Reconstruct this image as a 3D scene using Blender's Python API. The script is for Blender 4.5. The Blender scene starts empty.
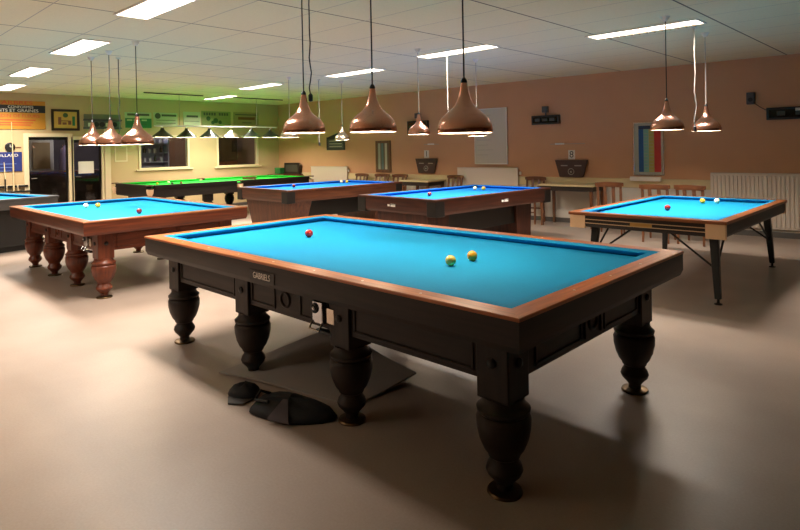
import bpy, bmesh, math, random
from mathutils import Vector, Matrix
random.seed(7)
PI = math.pi
SC = bpy.context.scene
COL = SC.collection

# ------------------------------------------------------------------ helpers
def lin(c):
    return tuple(((v/255.0)/12.92 if v/255.0 <= .04045 else ((v/255.0+.055)/1.055)**2.4) for v in c) + (1.0,)

class MB:
    def __init__(s): s.bm = bmesh.new()
    def box(s, x0, x1, y0, y1, z0, z1):
        v = [s.bm.verts.new(p) for p in ((x0,y0,z0),(x1,y0,z0),(x1,y1,z0),(x0,y1,z0),(x0,y0,z1),(x1,y0,z1),(x1,y1,z1),(x0,y1,z1))]
        for f in ((3,2,1,0),(4,5,6,7),(0,1,5,4),(1,2,6,5),(2,3,7,6),(3,0,4,7)): s.bm.faces.new([v[i] for i in f])
        return s
    def loft(s, rings, cap=True, close=True):
        R = [[s.bm.verts.new(p) for p in r] for r in rings]
        n = len(R[0])
        for a, b in zip(R, R[1:]):
            for i in range(n if close else n-1):
                j = (i+1) % n
                s.bm.faces.new((a[i], a[j], b[j], b[i]))
        if cap:
            s.bm.faces.new(list(reversed(R[0]))); s.bm.faces.new(R[-1])
        return s
    def lathe(s, prof, c=(0,0,0), n=28, closed=False):
        rings = []
        for i in range(n):
            a = 2*PI*i/n
            rings.append([s.bm.verts.new((c[0]+max(r,1e-4)*math.cos(a), c[1]+max(r,1e-4)*math.sin(a), c[2]+z)) for r, z in prof])
        m = len(prof)
        for i in range(n):
            a, b = rings[i], rings[(i+1) % n]
            for k in range(m if closed else m-1):
                l = (k+1) % m
                s.bm.faces.new((a[k], b[k], b[l], a[l]))
        if not closed:
            for k in (0, m-1):
                if prof[k][0] > 1e-3:
                    vs = [r[k] for r in rings]
                    s.bm.faces.new(vs if k else list(reversed(vs)))
        return s
    def tube(s, pts, r, n=8, r1=None):
        pts = [Vector(p) for p in pts]; rings = []
        for i, p in enumerate(pts):
            d = (pts[min(i+1, len(pts)-1)] - pts[max(i-1, 0)]).normalized()
            u = d.orthogonal().normalized() if i == 0 else (u - d*u.dot(d)).normalized()
            w = d.cross(u)
            rr = r if r1 is None else r + (r1-r)*i/(len(pts)-1)
            rings.append([p + (u*math.cos(2*PI*k/n) + w*math.sin(2*PI*k/n))*rr for k in range(n)])
        return s.loft(rings)
    def bar(s, p0, p1, w, h, w1=None, h1=None, up=(0,0,1)):
        p0, p1 = Vector(p0), Vector(p1); d = (p1-p0).normalized(); up = Vector(up)
        x = d.cross(up); x = x.normalized() if x.length > 1e-4 else Vector((1,0,0)); y = x.cross(d)
        w1 = w if w1 is None else w1; h1 = h if h1 is None else h1
        q = lambda p, a, b: [p+x*a+y*b, p-x*a+y*b, p-x*a-y*b, p+x*a-y*b]
        return s.loft([q(p0, w/2, h/2), q(p1, w1/2, h1/2)])
    def prism(s, poly, axis, t0, t1):
        def P(a, b, t): return {'x': (t,a,b), 'y': (a,t,b), 'z': (a,b,t)}[axis]
        return s.loft([[P(a,b,t0) for a,b in poly], [P(a,b,t1) for a,b in poly]])
    def torus(s, c, R, r, axis='y', n=24, m=8):
        rings = []
        for i in range(n+1):
            a = 2*PI*i/n; ring = []
            for k in range(m):
                b = 2*PI*k/m; q = R + r*math.cos(b); t = r*math.sin(b)
                p = {'y': (q*math.cos(a), t, q*math.sin(a)), 'x': (t, q*math.cos(a), q*math.sin(a)), 'z': (q*math.cos(a), q*math.sin(a), t)}[axis]
                ring.append(Vector(c)+Vector(p))
            rings.append(ring)
        return s.loft(rings, cap=False)
    def sphere(s, c, r, n=16, sz=1.0):
        prof = [(r*math.sin(PI*k/n), -r*sz*math.cos(PI*k/n)) for k in range(n+1)]
        return s.lathe(prof, c, n*2)
    def build(s, name, mat, parent=None, bevel=0, loc=None, rot=None, ang=35):
        bmesh.ops.remove_doubles(s.bm, verts=s.bm.verts, dist=1e-6)
        bmesh.ops.recalc_face_normals(s.bm, faces=s.bm.faces)
        me = bpy.data.meshes.new(name); s.bm.to_mesh(me); s.bm.free()
        me.materials.append(mat)
        me.shade_smooth(); me.set_sharp_from_angle(angle=math.radians(ang))
        o = bpy.data.objects.new(name, me); COL.objects.link(o)
        if parent: o.parent = parent
        if loc: o.location = loc
        if rot: o.rotation_euler = rot
        if bevel:
            b = o.modifiers.new('bevel', 'BEVEL'); b.width = bevel; b.segments = 2; b.limit_method = 'ANGLE'; b.angle_limit = .6
        return o

def tag(o, label, cat, group=None):
    o['label'] = label; o['category'] = cat
    if group: o['group'] = group
    return o
def thing(name, label, cat, loc=(0,0,0), rz=0, group=None):
    o = bpy.data.objects.new(name, None); COL.objects.link(o); o.empty_display_size = .1
    o.location = loc; o.rotation_euler = (0,0,rz)
    return tag(o, label, cat, group)
def struct(o): o['kind'] = 'structure'; return o
def copy_tree(o, parent=None):
    c = o.copy(); COL.objects.link(c)
    if parent is not None: c.parent = parent
    for ch in list(o.children): copy_tree(ch, c)
    return c

def text_obj(name, body, size, mat, parent, loc, rot, depth=.001, align='CENTER', sx=1.0):
    cu = bpy.data.curves.new(name, 'FONT'); cu.body = body; cu.size = size; cu.extrude = depth
    cu.align_x = align; cu.align_y = 'CENTER'
    t = bpy.data.objects.new(name, cu); COL.objects.link(t)
    bpy.context.view_layer.update()
    me = bpy.data.meshes.new_from_object(t.evaluated_get(bpy.context.evaluated_depsgraph_get()))
    bpy.data.objects.remove(t); me.name = name
    me.materials.clear(); me.materials.append(mat)
    o = bpy.data.objects.new(name, me); COL.objects.link(o); o.parent = parent; o.location = loc; o.rotation_euler = rot; o.scale = (sx,1,1)
    return o

# ------------------------------------------------------------------ materials
def new_mat(name):
    m = bpy.data.materials.new(name); m.use_nodes = True
    return m, m.node_tree, m.node_tree.nodes['Principled BSDF']
def plain(name, c, rough=.5, metal=0, spec=.5, noise=0, nscale=8, coat=0, bump=0):
    m, t, b = new_mat(name); c = lin(c)
    b.inputs['Base Color'].default_value = c; b.inputs['Roughness'].default_value = rough
    b.inputs['Metallic'].default_value = metal; b.inputs['Specular IOR Level'].default_value = spec
    b.inputs['Coat Weight'].default_value = coat; b.inputs['Coat Roughness'].default_value = .15
    tc = t.nodes.new('ShaderNodeTexCoord'); nz = t.nodes.new('ShaderNodeTexNoise')
    nz.inputs['Scale'].default_value = nscale; nz.inputs['Detail'].default_value = 5
    t.links.new(tc.outputs['Object'], nz.inputs['Vector'])
    if noise:
        mx = t.nodes.new('ShaderNodeMix'); mx.data_type = 'RGBA'
        mx.inputs[6].default_value = tuple(v*(1-noise) for v in c[:3])+(1,); mx.inputs[7].default_value = tuple(min(1, v*(1+noise)) for v in c[:3])+(1,)
        t.links.new(nz.outputs['Fac'], mx.inputs[0]); t.links.new(mx.outputs[2], b.inputs['Base Color'])
    if bump:
        bp = t.nodes.new('ShaderNodeBump'); bp.inputs['Strength'].default_value = bump; bp.inputs['Distance'].default_value = .01
        t.links.new(nz.outputs['Fac'], bp.inputs['Height']); t.links.new(bp.outputs['Normal'], b.inputs['Normal'])
    return m
def wood(name, c0, c1, axis='x', rough=.32, coat=.25, sc=1.0):
    m, t, b = new_mat(name)
    tc = t.nodes.new('ShaderNodeTexCoord'); mp = t.nodes.new('ShaderNodeMapping')
    s = {'x': (1.2,22,22), 'y': (22,1.2,22), 'z': (22,22,1.2)}[axis]
    mp.inputs['Scale'].default_value = tuple(v*sc for v in s)
    nz = t.nodes.new('ShaderNodeTexNoise'); nz.inputs['Scale'].default_value = 1.6; nz.inputs['Detail'].default_value = 8; nz.inputs['Distortion'].default_value = .6
    cr = t.nodes.new('ShaderNodeValToRGB'); cr.color_ramp.elements[0].position = .32; cr.color_ramp.elements[1].position = .68
    cr.color_ramp.elements[0].color = lin(c0); cr.color_ramp.elements[1].color = lin(c1)
    t.links.new(tc.outputs['Object'], mp.inputs['Vector']); t.links.new(mp.outputs['Vector'], nz.inputs['Vector'])
    t.links.new(nz.outputs['Fac'], cr.inputs['Fac']); t.links.new(cr.outputs['Color'], b.inputs['Base Color'])
    b.inputs['Roughness'].default_value = rough; b.inputs['Coat Weight'].default_value = coat; b.inputs['Coat Roughness'].default_value = .2
    b.inputs['Specular IOR Level'].default_value = .35
    return m
def emit(name, c, s):
    m, t, b = new_mat(name)
    b.inputs['Base Color'].default_value = lin(c); b.inputs['Emission Color'].default_value = lin(c); b.inputs['Emission Strength'].default_value = s
    return m
def metal(name, c, rough=.25, aniso=0):
    m = plain(name, c, rough, 1.0)
    b = m.node_tree.nodes['Principled BSDF']; b.inputs['Anisotropic'].default_value = aniso
    return m
def woods(tagname, c0, c1, **k): return {a: wood(tagname+'_'+a, c0, c1, a, **k) for a in 'xyz'}

M = {}
M['honey'] = woods('honey_oak', (152,78,32), (206,120,58), coat=.12)
M['walnut'] = woods('dark_walnut', (28,19,14), (44,31,23), rough=.5, coat=.0)
M['blackwood'] = woods('black_stained', (18,14,12), (30,23,18), rough=.45, coat=.0)
M['mahog'] = woods('mahogany', (74,34,20), (112,54,31), rough=.38, coat=.1)
M['brownwood'] = woods('brown_wood', (70,38,24), (100,58,36), rough=.42, coat=.08)
M['rosewood'] = woods('rosewood', (50,25,17), (78,40,27), rough=.42, coat=.08)
M['chairwood'] = woods('chair_wood', (84,50,30), (120,74,44), sc=1.5)
M['oakrim'] = woods('oak_rim', (122,70,40), (160,96,56), coat=.12)
M['cloth'] = plain('blue_cloth', (14,134,188), .9, spec=.15, noise=.06, nscale=60)
M['cloth_deep'] = plain('royal_blue_cloth', (18,116,206), .9, spec=.15, noise=.06, nscale=60)
M['green'] = plain('green_cloth', (28,168,52), .9, spec=.15, noise=.06, nscale=60)
M['black'] = plain('satin_black', (16,15,14), .45)
M['blackmetal'] = plain('black_metal', (20,22,20), .4, metal=.3)
M['grey'] = plain('grey_laminate', (70,70,70), .45)
M['cream'] = plain('cream_block', (226,190,150), .5, noise=.05)
M['inlay'] = plain('pale_inlay', (205,170,130), .45)
M['brass'] = metal('brass', (205,165,95), .3)
M['chrome'] = metal('chrome', (190,190,192), .22)
M['copper'] = metal('brushed_copper', (212,156,134), .22, .6)
M['silver'] = metal('brushed_aluminium', (205,190,172), .26, .4)
M['enamel'] = plain('white_enamel', (245,238,225), .5)
M['white'] = plain('white_paint', (222,216,205), .6, noise=.03)
M['radiator'] = plain('radiator_enamel', (214,200,184), .45)
M['cord'] = plain('black_cord', (18,16,15), .6)
M['wcord'] = plain('white_cord', (160,154,144), .5)
M['slate'] = plain('slate', (30,28,27), .8)
M['bulb'] = emit('warm_bulb', (255,226,184), 40)
M['tube'] = emit('fluorescent_diffuser', (255,240,218), 5)
M['bronze'] = metal('dull_bronze', (92,74,52), .4)
M['letter'] = plain('letter_white', (246,243,236), .5)
M['diamond'] = plain('pearl', (235,225,205), .3)
def glass():
    m, t, b = new_mat('pane_glass'); t.nodes.remove(b)
    tr = t.nodes.new('ShaderNodeBsdfTransparent'); gl = t.nodes.new('ShaderNodeBsdfGlossy'); gl.inputs['Roughness'].default_value = .03
    tr.inputs['Color'].default_value = (.86,.88,.88,1)
    fr = t.nodes.new('ShaderNodeFresnel'); fr.inputs['IOR'].default_value = 1.5
    mx = t.nodes.new('ShaderNodeMixShader')
    t.links.new(fr.outputs[0], mx.inputs[0]); t.links.new(tr.outputs[0], mx.inputs[1]); t.links.new(gl.outputs[0], mx.inputs[2])
    t.links.new(mx.outputs[0], t.nodes['Material Output'].inputs[0]); return m
M['glass'] = glass()

def floor_mat():
    m, t, b = new_mat('linoleum')
    tc = t.nodes.new('ShaderNodeTexCoord')
    n1 = t.nodes.new('ShaderNodeTexNoise'); n1.inputs['Scale'].default_value = 90; n1.inputs['Detail'].default_value = 4
    n2 = t.nodes.new('ShaderNodeTexNoise'); n2.inputs['Scale'].default_value = 1.3; n2.inputs['Detail'].default_value = 5
    for n in (n1, n2): t.links.new(tc.outputs['Object'], n.inputs['Vector'])
    ad = t.nodes.new('ShaderNodeMath'); ad.operation = 'MULTIPLY_ADD'; ad.inputs[1].default_value = .45; 
    t.links.new(n1.outputs['Fac'], ad.inputs[0]); t.links.new(n2.outputs['Fac'], ad.inputs[2])
    cr = t.nodes.new('ShaderNodeValToRGB'); cr.color_ramp.elements[0].position = .45; cr.color_ramp.elements[1].position = 1.0
    cr.color_ramp.elements[0].color = lin((150,132,119)); cr.color_ramp.elements[1].color = lin((172,154,141))
    t.links.new(ad.outputs[0], cr.inputs['Fac']); t.links.new(cr.outputs['Color'], b.inputs['Base Color'])
    b.inputs['Roughness'].default_value = .38; b.inputs['Specular IOR Level'].default_value = .4
    return m
def ceil_mat():
    m, t, b = new_mat('ceiling_tiles')
    tc = t.nodes.new('ShaderNodeTexCoord'); sp = t.nodes.new('ShaderNodeSeparateXYZ'); t.links.new(tc.outputs['Object'], sp.inputs[0])
    def line(out, period, off, w):
        a = t.nodes.new('ShaderNodeMath'); a.operation = 'ADD'; a.inputs[1].default_value = off; t.links.new(out, a.inputs[0])
        p = t.nodes.new('ShaderNodeMath'); p.operation = 'PINGPONG'; p.inputs[1].default_value = period/2; t.links.new(a.outputs[0], p.inputs[0])
        l = t.nodes.new('ShaderNodeMath'); l.operation = 'LESS_THAN'; l.inputs[1].default_value = w; t.links.new(p.outputs[0], l.inputs[0]); return l.outputs[0]
    l1 = line(sp.outputs['X'], 1.2, 4.2, .009); l2 = line(sp.outputs['Y'], .6, -.3, .004)
    nz = t.nodes.new('ShaderNodeTexNoise'); nz.inputs['Scale'].default_value = 60; t.links.new(tc.outputs['Object'], nz.inputs['Vector'])
    cr = t.nodes.new('ShaderNodeValToRGB'); cr.color_ramp.elements[0].color = lin((214,205,170)); cr.color_ramp.elements[1].color = lin((228,219,184))
    t.links.new(nz.outputs['Fac'], cr.inputs['Fac'])
    m1 = t.nodes.new('ShaderNodeMix'); m1.data_type = 'RGBA'; m1.inputs[7].default_value = lin((96,90,80)); t.links.new(l1, m1.inputs[0]); t.links.new(cr.outputs['Color'], m1.inputs[6])
    m2 = t.nodes.new('ShaderNodeMix'); m2.data_type = 'RGBA'; m2.inputs[7].default_value = lin((158,152,142)); t.links.new(l2, m2.inputs[0]); t.links.new(m1.outputs[2], m2.inputs[6])
    t.links.new(m2.outputs[2], b.inputs['Base Color']); b.inputs['Roughness'].default_value = .9
    return m
M['floor'] = floor_mat(); M['ceiling'] = ceil_mat()
M['brown'] = plain('terracotta_paint', (200,153,117), .85, noise=.05, nscale=3, spec=.2)
M['wallcream'] = plain('cream_paint', (190,166,126), .85, noise=.04, nscale=3, spec=.2)
M['wainscot'] = plain('wainscot_white', (206,198,186), .7, noise=.04, nscale=3)
M['dado'] = plain('dado_cream', (204,184,140), .6)
M['frame'] = plain('frame_cream', (214,196,160), .6)
M['panelling'] = plain('brown_panelling', (112,86,66), .7, noise=.1, nscale=3)  # for the out-of-view walls, toned darker to cut bounced fill light
M['base'] = plain('baseboard_grey', (88,82,76), .6)

# ------------------------------------------------------------------ camera (3/4 view of the hall, lens shifted down)
H = 1.4343
cam = bpy.data.cameras.new('camera'); cam.sensor_width = 36; cam.lens = 580.41*36/800
cam.shift_y = -(265-151.8)/800; cam.clip_start = .05; cam.clip_end = 100
co = bpy.data.objects.new('camera', cam); COL.objects.link(co); SC.camera = co
R_ = Vector((.720364,.693338,-.018945)); D_ = Vector((-.008995,-.017973,-.999798)); F_ = Vector((-.693538,.720389,-.006711))
mw = Matrix.Identity(4)
for i, v in enumerate((R_, -D_, -F_)):
    for k in range(3): mw[k][i] = v[k]
mw.translation = (0,0,H); co.matrix_world = mw

# ------------------------------------------------------------------ room shell
CZ = 2.69; XL = -13.65; XR = 3.2; Y0 = -4.2
UX = Vector((.998019,.062919,0)); UN = Vector((-.062919,.998019,0)); DW = 10.152     # brown wall: direction, normal, distance
WROT = math.atan2(.062919,.998019)
def WP(s, off, z): p = UX*s + UN*(DW-off); return (p.x, p.y, z)
WA = (XL-.0, (DW-UN.x*XL)/UN.y); WB = (XR, (DW-UN.x*XR)/UN.y)
struct(MB().box(XL-4.2, XR+.2, Y0-.2, 11.2, -.1, 0).build('floor', M['floor']))
struct(MB().box(XL-4.2, XR+.2, Y0-.2, 11.2, CZ, CZ+.12).build('ceiling', M['ceiling']))
def wall_local(name, mat, s0, s1, o0, o1, z0, z1, bevel=0):
    return struct(MB().box(s0, s1, -o1, -o0, z0, z1).build(name, mat, loc=tuple(UN*DW), rot=(0,0,WROT), bevel=bevel))
wall_local('wall_back', M['brown'], -13.05-.6, 4.2, -.2, 0, 0, CZ)
wall_local('trim_1', M['wainscot'], -12.96, 3.6, .0005, .012, .085, .68)
wall_local('trim_2', M['dado'], -12.96, 3.6, .0005, .03, .68, .835, .004)
wall_local('baseboard_back', M['base'], -12.96, 3.6, .0005, .016, 0, .085)
struct(MB().box(XR, XR+.2, Y0, 11, 0, CZ).build('wall_right', M['panelling']))
struct(MB().box(XL-.2, XR+.2, Y0-.2, Y0, 0, CZ).build('wall_front', M['panelling']))
# left wall with its two doors and two hatches
ops = [(3.27,4.0,0,1.80), (4.10,4.66,0,1.74), (5.47,6.7,1.05,1.84), (7.43,8.65,1.04,1.84)]
wm = MB(); y = Y0
for (a,b,z0,z1) in ops:
    wm.box(XL-.14, XL, y, a, 0, CZ)
    wm.box(XL-.14, XL, a, b, z1, CZ)
    if z0 > 0: wm.box(XL-.14, XL, a, b, 0, z0)
    y = b
wm.box(XL-.14, XL, y, 9.45, 0, CZ)
struct(wm.build('wall_left', M['wallcream']))
struct(MB().box(XL, XL+.014, Y0, 3.19, 0, .08).build('baseboard_left', M['base']))
struct(MB().box(XL, XL+.014, 4.9, 9.2, 0, .08).build('baseboard_left', M['base']))
# room behind
M['barwall'] = plain('bar_wall', (96,88,92), .85); M['barfloor'] = plain('bar_floor', (40,30,26), .7)
bx = XL-.14; bw = XL-3.6
struct(MB().box(bw-.1, bw, 1.5, 9.5, 0, CZ).build('wall_bar', M['barwall']))
struct(MB().box(bw, bx, 1.4, 1.5, 0, CZ).build('wall_bar', M['barwall']))
struct(MB().box(bw, bx, 9.4, 9.5, 0, CZ).build('wall_bar', M['barwall']))
M['partition'] = plain('brown_partition', (120,84,58), .8)
struct(MB().box(bw, bx, 7.0, 7.1, 0, CZ).build('wall_bar', M['partition']))

def door(name, y0, y1, z1, fw, handle):
    r = bpy.data.objects.new(name, None); COL.objects.link(r); struct(r); r.location = (XL,0,0)
    f = MB(); w = fw
    f.box(-.12, .03, y0-w, y0, 0, z1+.07).box(-.12, .03, y1, y1+w, 0, z1+.07).box(-.12, .03, y0, y1, z1, z1+.07)
    f.build('door_frame', M['frame'], r, .004)
    l = MB(); s = .025
    l.box(-.08,-.04,y0,y0+s,0,z1).box(-.08,-.04,y1-s,y1,0,z1).box(-.08,-.04,y0+s,y1-s,z1-.06,z1).box(-.08,-.04,y0+s,y1-s,0,.12)
    l.build('door_leaf', M['blackwood']['z'], r, .003)
    MB().box(-.063,-.057,y0+s,y1-s,.12,z1-.06).build('door_pane', M['glass'], r)
    MB().tube([(-.03,handle,.95),(.005,handle,.95),(.005,handle+.1,.95)], .009).build('door_handle', M['chrome'], r)
    return r
door('door_1', 3.27, 4.0, 1.80, .09, 3.31)
door('door_2', 4.10, 4.66, 1.74, .05, 4.14)
struct(MB().box(XL, XL+.05, 4.72, 4.84, 0, 2.0).build('trim_3', M['frame'], bevel=.004))
def hatch(name, y0, y1, z0, z1):
    r = bpy.data.objects.new(name, None); COL.objects.link(r); struct(r); r.location = (XL,0,0)
    f = MB(); w = .05
    f.box(-.1,.02,y0,y0+w,z0,z1).box(-.1,.02,y1-w,y1,z0,z1).box(-.1,.02,y0+w,y1-w,z1-w,z1).box(-.1,.02,y0+w,y1-w,z0,z0+.03)
    f.build('window_frame', M['frame'], r, .004)
    MB().box(-.02,.05,y0-.07,y1+.07,z0-.035,z0-.003).build('window_sill', M['frame'], r, .004)
    MB().box(-.063,-.057,y0+w,y1-w,z0+.03,z1-w).build('window_pane', M['glass'], r)
hatch('window_1', 5.47, 6.7, 1.05, 1.84); hatch('window_2', 7.43, 8.65, 1.04, 1.84)

# ------------------------------------------------------------------ ceiling lights
TROF = 90
def troffer(cx, cy, lab, L=1.17, W=.27, louvre=False):
    r = thing('ceiling_light', lab, 'ceiling light', (cx,cy,CZ), 0, 'fluorescent panels in the ceiling')
    f = MB(); a, b = L/2, W/2
    f.box(-a-.02,a+.02,-b-.02,-b,-.012,-.0005).box(-a-.02,a+.02,b,b+.02,-.012,-.0005).box(-a-.02,-a,-b,b,-.012,-.0005).box(a,a+.02,-b,b,-.012,-.0005)
    f.build('light_frame', M['white'], r)
    MB().box(-a,a,-b,b,-.006,-.001).build('diffuser', M['tube'], r)
    l = bpy.data.lights.new('panel_glow', 'AREA'); l.shape = 'RECTANGLE'; l.size = L; l.size_y = W; l.energy = TROF; l.spread = math.radians(132); l.color = (1,.895,.785)
    lo = bpy.data.objects.new('panel_glow', l); COL.objects.link(lo); lo.parent = r; lo.location = (0,0,-.034 if louvre else -.009)
    if louvre:
        g = MB()
        for k in range(1,14): x = -a+L*k/14; g.box(x-.003,x+.003,-b,b,-.03,-.0065)
        g.build('louvre', M['silver'], r)
    return r
troffer(-4.86,2.15,'long bright ceiling panel cut off by the top edge, nearest on the left')
troffer(-7.45,2.32,'wide bright ceiling panel above the left mahogany billiard table')
troffer(-10.1,2.46,'small bright ceiling panel second from the left wall, in the left row')
troffer(-12.55,2.72,'smallest bright ceiling panel next to the left wall above the yellow sign')
troffer(-2.5,6.5,'louvred ceiling panel over the right-hand table with the pale corner blocks', louvre=True)
troffer(-4.75,6.02,'bright ceiling panel behind the cord of the right copper lamp of the front table', W=.24)
troffer(-7.16,6.38,'bright ceiling panel behind the cord of the middle copper lamp of the front table', W=.25)
troffer(-9.8,6.28,'slim bright ceiling panel left of the cords of the left front lamp', W=.24)
troffer(-4.9,-1.95,'ceiling panel added out of view over the open floor before the tables, right of a pair')  # unseen pair set at row spacing, added to brighten the near left floor
troffer(-7.45,-1.9,'ceiling panel added out of view over the open floor before the tables, left of a pair')
troffer(-12.37,6.84,'smallest slim bright ceiling panel above the row of snooker shades', W=.2)

# ------------------------------------------------------------------ billiard tables
def mitre(side, prof, a, b):
    """one side of a picture-frame sweep: prof = [(inset, z)], half sizes a (x) and b (y)"""
    m = MB(); e = []
    for sgn in (-1, 1):
        ring = []
        for ins, z in prof:
            if side == 'S': ring.append((sgn*(a-ins), -(b-ins), z))
            elif side == 'N': ring.append((sgn*(a-ins), (b-ins), z))
            elif side == 'W': ring.append((-(a-ins), sgn*(b-ins), z))
            else: ring.append(((a-ins), sgn*(b-ins), z))
        e.append(ring)
    return m.loft(e)
def ax(side): return 'x' if side in 'SN' else 'y'

LEGPROF = [(.0,.006),(.034,.006),(.034,.04),(.048,.058),(.07,.082),(.077,.1),(.07,.122),(.06,.135),(.057,.15),(.066,.158),(.068,.168),(.085,.19),(.102,.23),(.112,.275),(.114,.315),(.108,.33),(.1,.336),(.11,.345),(.112,.358),(.098,.37),(.088,.385),(.088,.405),(0,.405)]
def table_top(root, a, b, cloth, top_w, face_w, zt=.8, rw=.0976, r=.153, face_h=.14, lip=.035, sights=True, face_in=.012):
    zb = zt-.043
    MB().box(-(a-r+.04), a-r+.04, -(b-r+.04), b-r+.04, zb-.03, zb).build('playing_bed', cloth, root)
    MB().box(-(a-.06), a-.06, -(b-.06), b-.06, zt-face_h+.01, zb-.031).build('slate', M['slate'], root)
    for sd in 'SENW':
        mitre(sd, [(rw,zt-.001),(r-.012,zt-.001),(r,zt-.006),(r+.001,zt-.011),(r-.042,zb+.0005),(rw,zb+.0005)], a, b).build('cushion', cloth, root)
        rl = mitre(sd, [(.004,zt),(rw,zt),(rw,zt-lip),(0,zt-lip),(0,zt-.004)], a, b).build('rail', top_w[ax(sd)], root)
        mitre(sd, [(face_in,zt-lip),(.07,zt-lip),(.07,zt-face_h),(face_in+.012,zt-face_h),(face_in+.004,zt-face_h+.02),(face_in,zt-face_h+.03)], a, b).build('rail_face', face_w[ax(sd)], root)
        if sights:
            h, n = (a, 7) if sd in 'SN' else (b, 3)
            for k in range(1, n+1):
                t = -h + r + (2*h-2*r)*k/(n+1)
                p = {'S': (t,-b+rw*.5), 'N': (t,b-rw*.5), 'E': (a-rw*.5,t), 'W': (-a+rw*.5,t)}[sd]
                MB().lathe([(.006,0),(.006,.0012)], (0,0,0), 12).build('sight_marker', M['diamond'], rl, loc=(p[0],p[1],zt))

def turned_leg(root, x, y, wd, sx, sy, zt=.66, zb=.40, hw=.078):
    l = MB().lathe(LEGPROF, n=32).build('leg', wd['z'], root, loc=(x,y,0))
    MB().box(-hw,hw,-hw,hw,zb,zt).build('leg_block', wd['z'], l, .006)
    MB().lathe([(0,0),(.072,0),(.075,.006),(.07,.014),(.04,.02),(0,.02)]).build('foot_disc', M['bronze'], l)
    for dx, dy in ((sx,0),(0,sy)):
        if dx or dy:
            c = MB(); 
            c.lathe([(.02,0),(.021,.006),(.014,.012),(0,.014)], n=16)
            c.build('bolt_cap', M['black'], l, loc=(dx*hw, dy*hw, zb+.155), rot=(0, PI/2*dx, 0) if dx else (-PI/2*dy, 0, 0))
    return l

def classic_table(name, label, cx, cy, a, b, cloth, top, face, ixl, ixr, iyn, iyf, zs=1.0):
    root = thing(name, label, 'billiard table', (cx,cy,0), 0, None)
    root.scale = (1,1,zs)
    table_top(root, a, b, cloth, top, face, lip=.014, face_in=.004)
    xs = [-(a-ixl) + (2*a-ixl-ixr)*k/3 for k in range(4)]; ys = {-1: b-iyn, 1: b-iyf}; xe = {-1: a-ixl, 1: a-ixr}
    for k, x in enumerate(xs):
        for s in (-1, 1):
            turned_leg(root, x, s*ys[s], face, -1 if k == 0 else (1 if k == 3 else 0), s)
    # aprons with raised panels and a ring in the middle of each
    za, zb_ = .475, .66; X0, X1, Y0_, Y1_ = xs[0]-.045, xs[3]+.045, -ys[-1]-.045, ys[1]+.045
    for s in (-1, 1):
        ay = ys[s]+.045; ap = MB().box(X0, X1, s*ay-.016, s*ay+.016, za, zb_).build('apron', face['x'], root)
        for k in range(3):
            x0, x1 = xs[k]+.1, xs[k+1]-.1
            parts = [(x0, x0+.34*(x1-x0)), (x1-.34*(x1-x0), x1)] if k == 1 else [(x0, x1)]
            for p0, p1 in parts:
                y = s*(ay+.016); e = s*.007; t = .012; m = MB(); lo, hi = za+.022, zb_-.02
                for q in ((p0,p1,lo,lo+t),(p0,p1,hi-t,hi),(p0,p0+t,lo,hi),(p1-t,p1,lo,hi)):
                    m.box(q[0],q[1],min(y,y+e),max(y,y+e),q[2],q[3])
                m.build('raised_panel', face['x'], ap, .002)
            if k == 1:
                MB().torus(((x0+x1)/2-.02, s*(ay+.017), (za+zb_)/2), .042, .009, 'y').build('ring_ornament', face['x'], ap)
    for s in (-1, 1):
        axx = xe[s]+.045; ay = min(ys.values())+.045; ap = MB().box(s*axx-.016, s*axx+.016, Y0_, Y1_, za, zb_).build('apron', face['y'], root)
        x = s*(axx+.016); e = s*.007; t = .012; lo, hi = za+.022, zb_-.02
        for p0, p1 in ((-ay+.15,-.12),(.12,ay-.15)):
            m = MB()
            for q in ((p0,p1,lo,lo+t),(p0,p1,hi-t,hi),(p0,p0+t,lo,hi),(p1-t,p1,lo,hi)):
                m.box(min(x,x+e),max(x,x+e),q[0],q[1],q[2],q[3])
            m.build('raised_panel', face['y'], ap, .002)
        MB().torus((s*(axx+.017), 0, (za+zb_)/2), .042, .009, 'x').build('ring_ornament', face['y'], ap)
        for yy in (-.085, .085):
            MB().box(min(x,x+e*1.4),max(x,x+e*1.4),yy-.008,yy+.008,lo,hi).build('carved_bar', face['z'], ap, .002)
    return root, xs

def coin_box(root, x, y, z):
    c = MB().box(-.045,.045,-.028,.02,-.06,.06).build('coin_mechanism', M['chrome'], root, .006, loc=(x,y,z))
    MB().torus((-.018,-.03,.022), .022, .007, 'y').build('coin_dial', M['black'], c)
    MB().lathe([(.012,0),(.012,.012),(.006,.016),(0,.016)], n=14).build('coin_knob', M['chrome'], c, loc=(-.018,-.028,.022), rot=(PI/2,0,0))
    MB().box(.062,.125,-.015,.02,-.05,.035).build('coin_plate', M['silver'], c, .004)
    MB().tube([(-.04,-.03,-.05),(-.04,-.05,-.085),(.04,-.05,-.09),(.04,-.03,-.055)], .006).build('coin_lever', M['chrome'], c)
    MB().box(-.03,.1,-.015,.02,-.115,-.095).build('coin_tray', M['blackmetal'], c, .003)

ta, xsA = classic_table('billiard_table', 'large dark wooden billiard table with bright blue cloth in the foreground', -2.817, 2.704, 1.653, .883, M['cloth'], M['honey'], M['walnut'], .235, .205, .19, .235)
coin_box(ta, .33, -.883+.19-.045-.02, .56)
pl = MB().box(-.125,.125,-.004,0,-.03,.03).build('name_plate', M['black'], ta, loc=(-.05,-.883+.0035,.715))
text_obj('maker_name', 'GABRIELS', .05, M['letter'], pl, (0,-.0045,0), (PI/2,0,0), sx=.82)

td, xsD = classic_table('billiard_table', 'red-brown mahogany billiard table with turned legs at the left', -7.335, 2.74, 1.375, .88, M['cloth'], M['oakrim'], M['mahog'], .15, .19, .24, .22, .984)
coin_box(td, .95, -.88+.24-.045-.02, .56)

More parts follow.
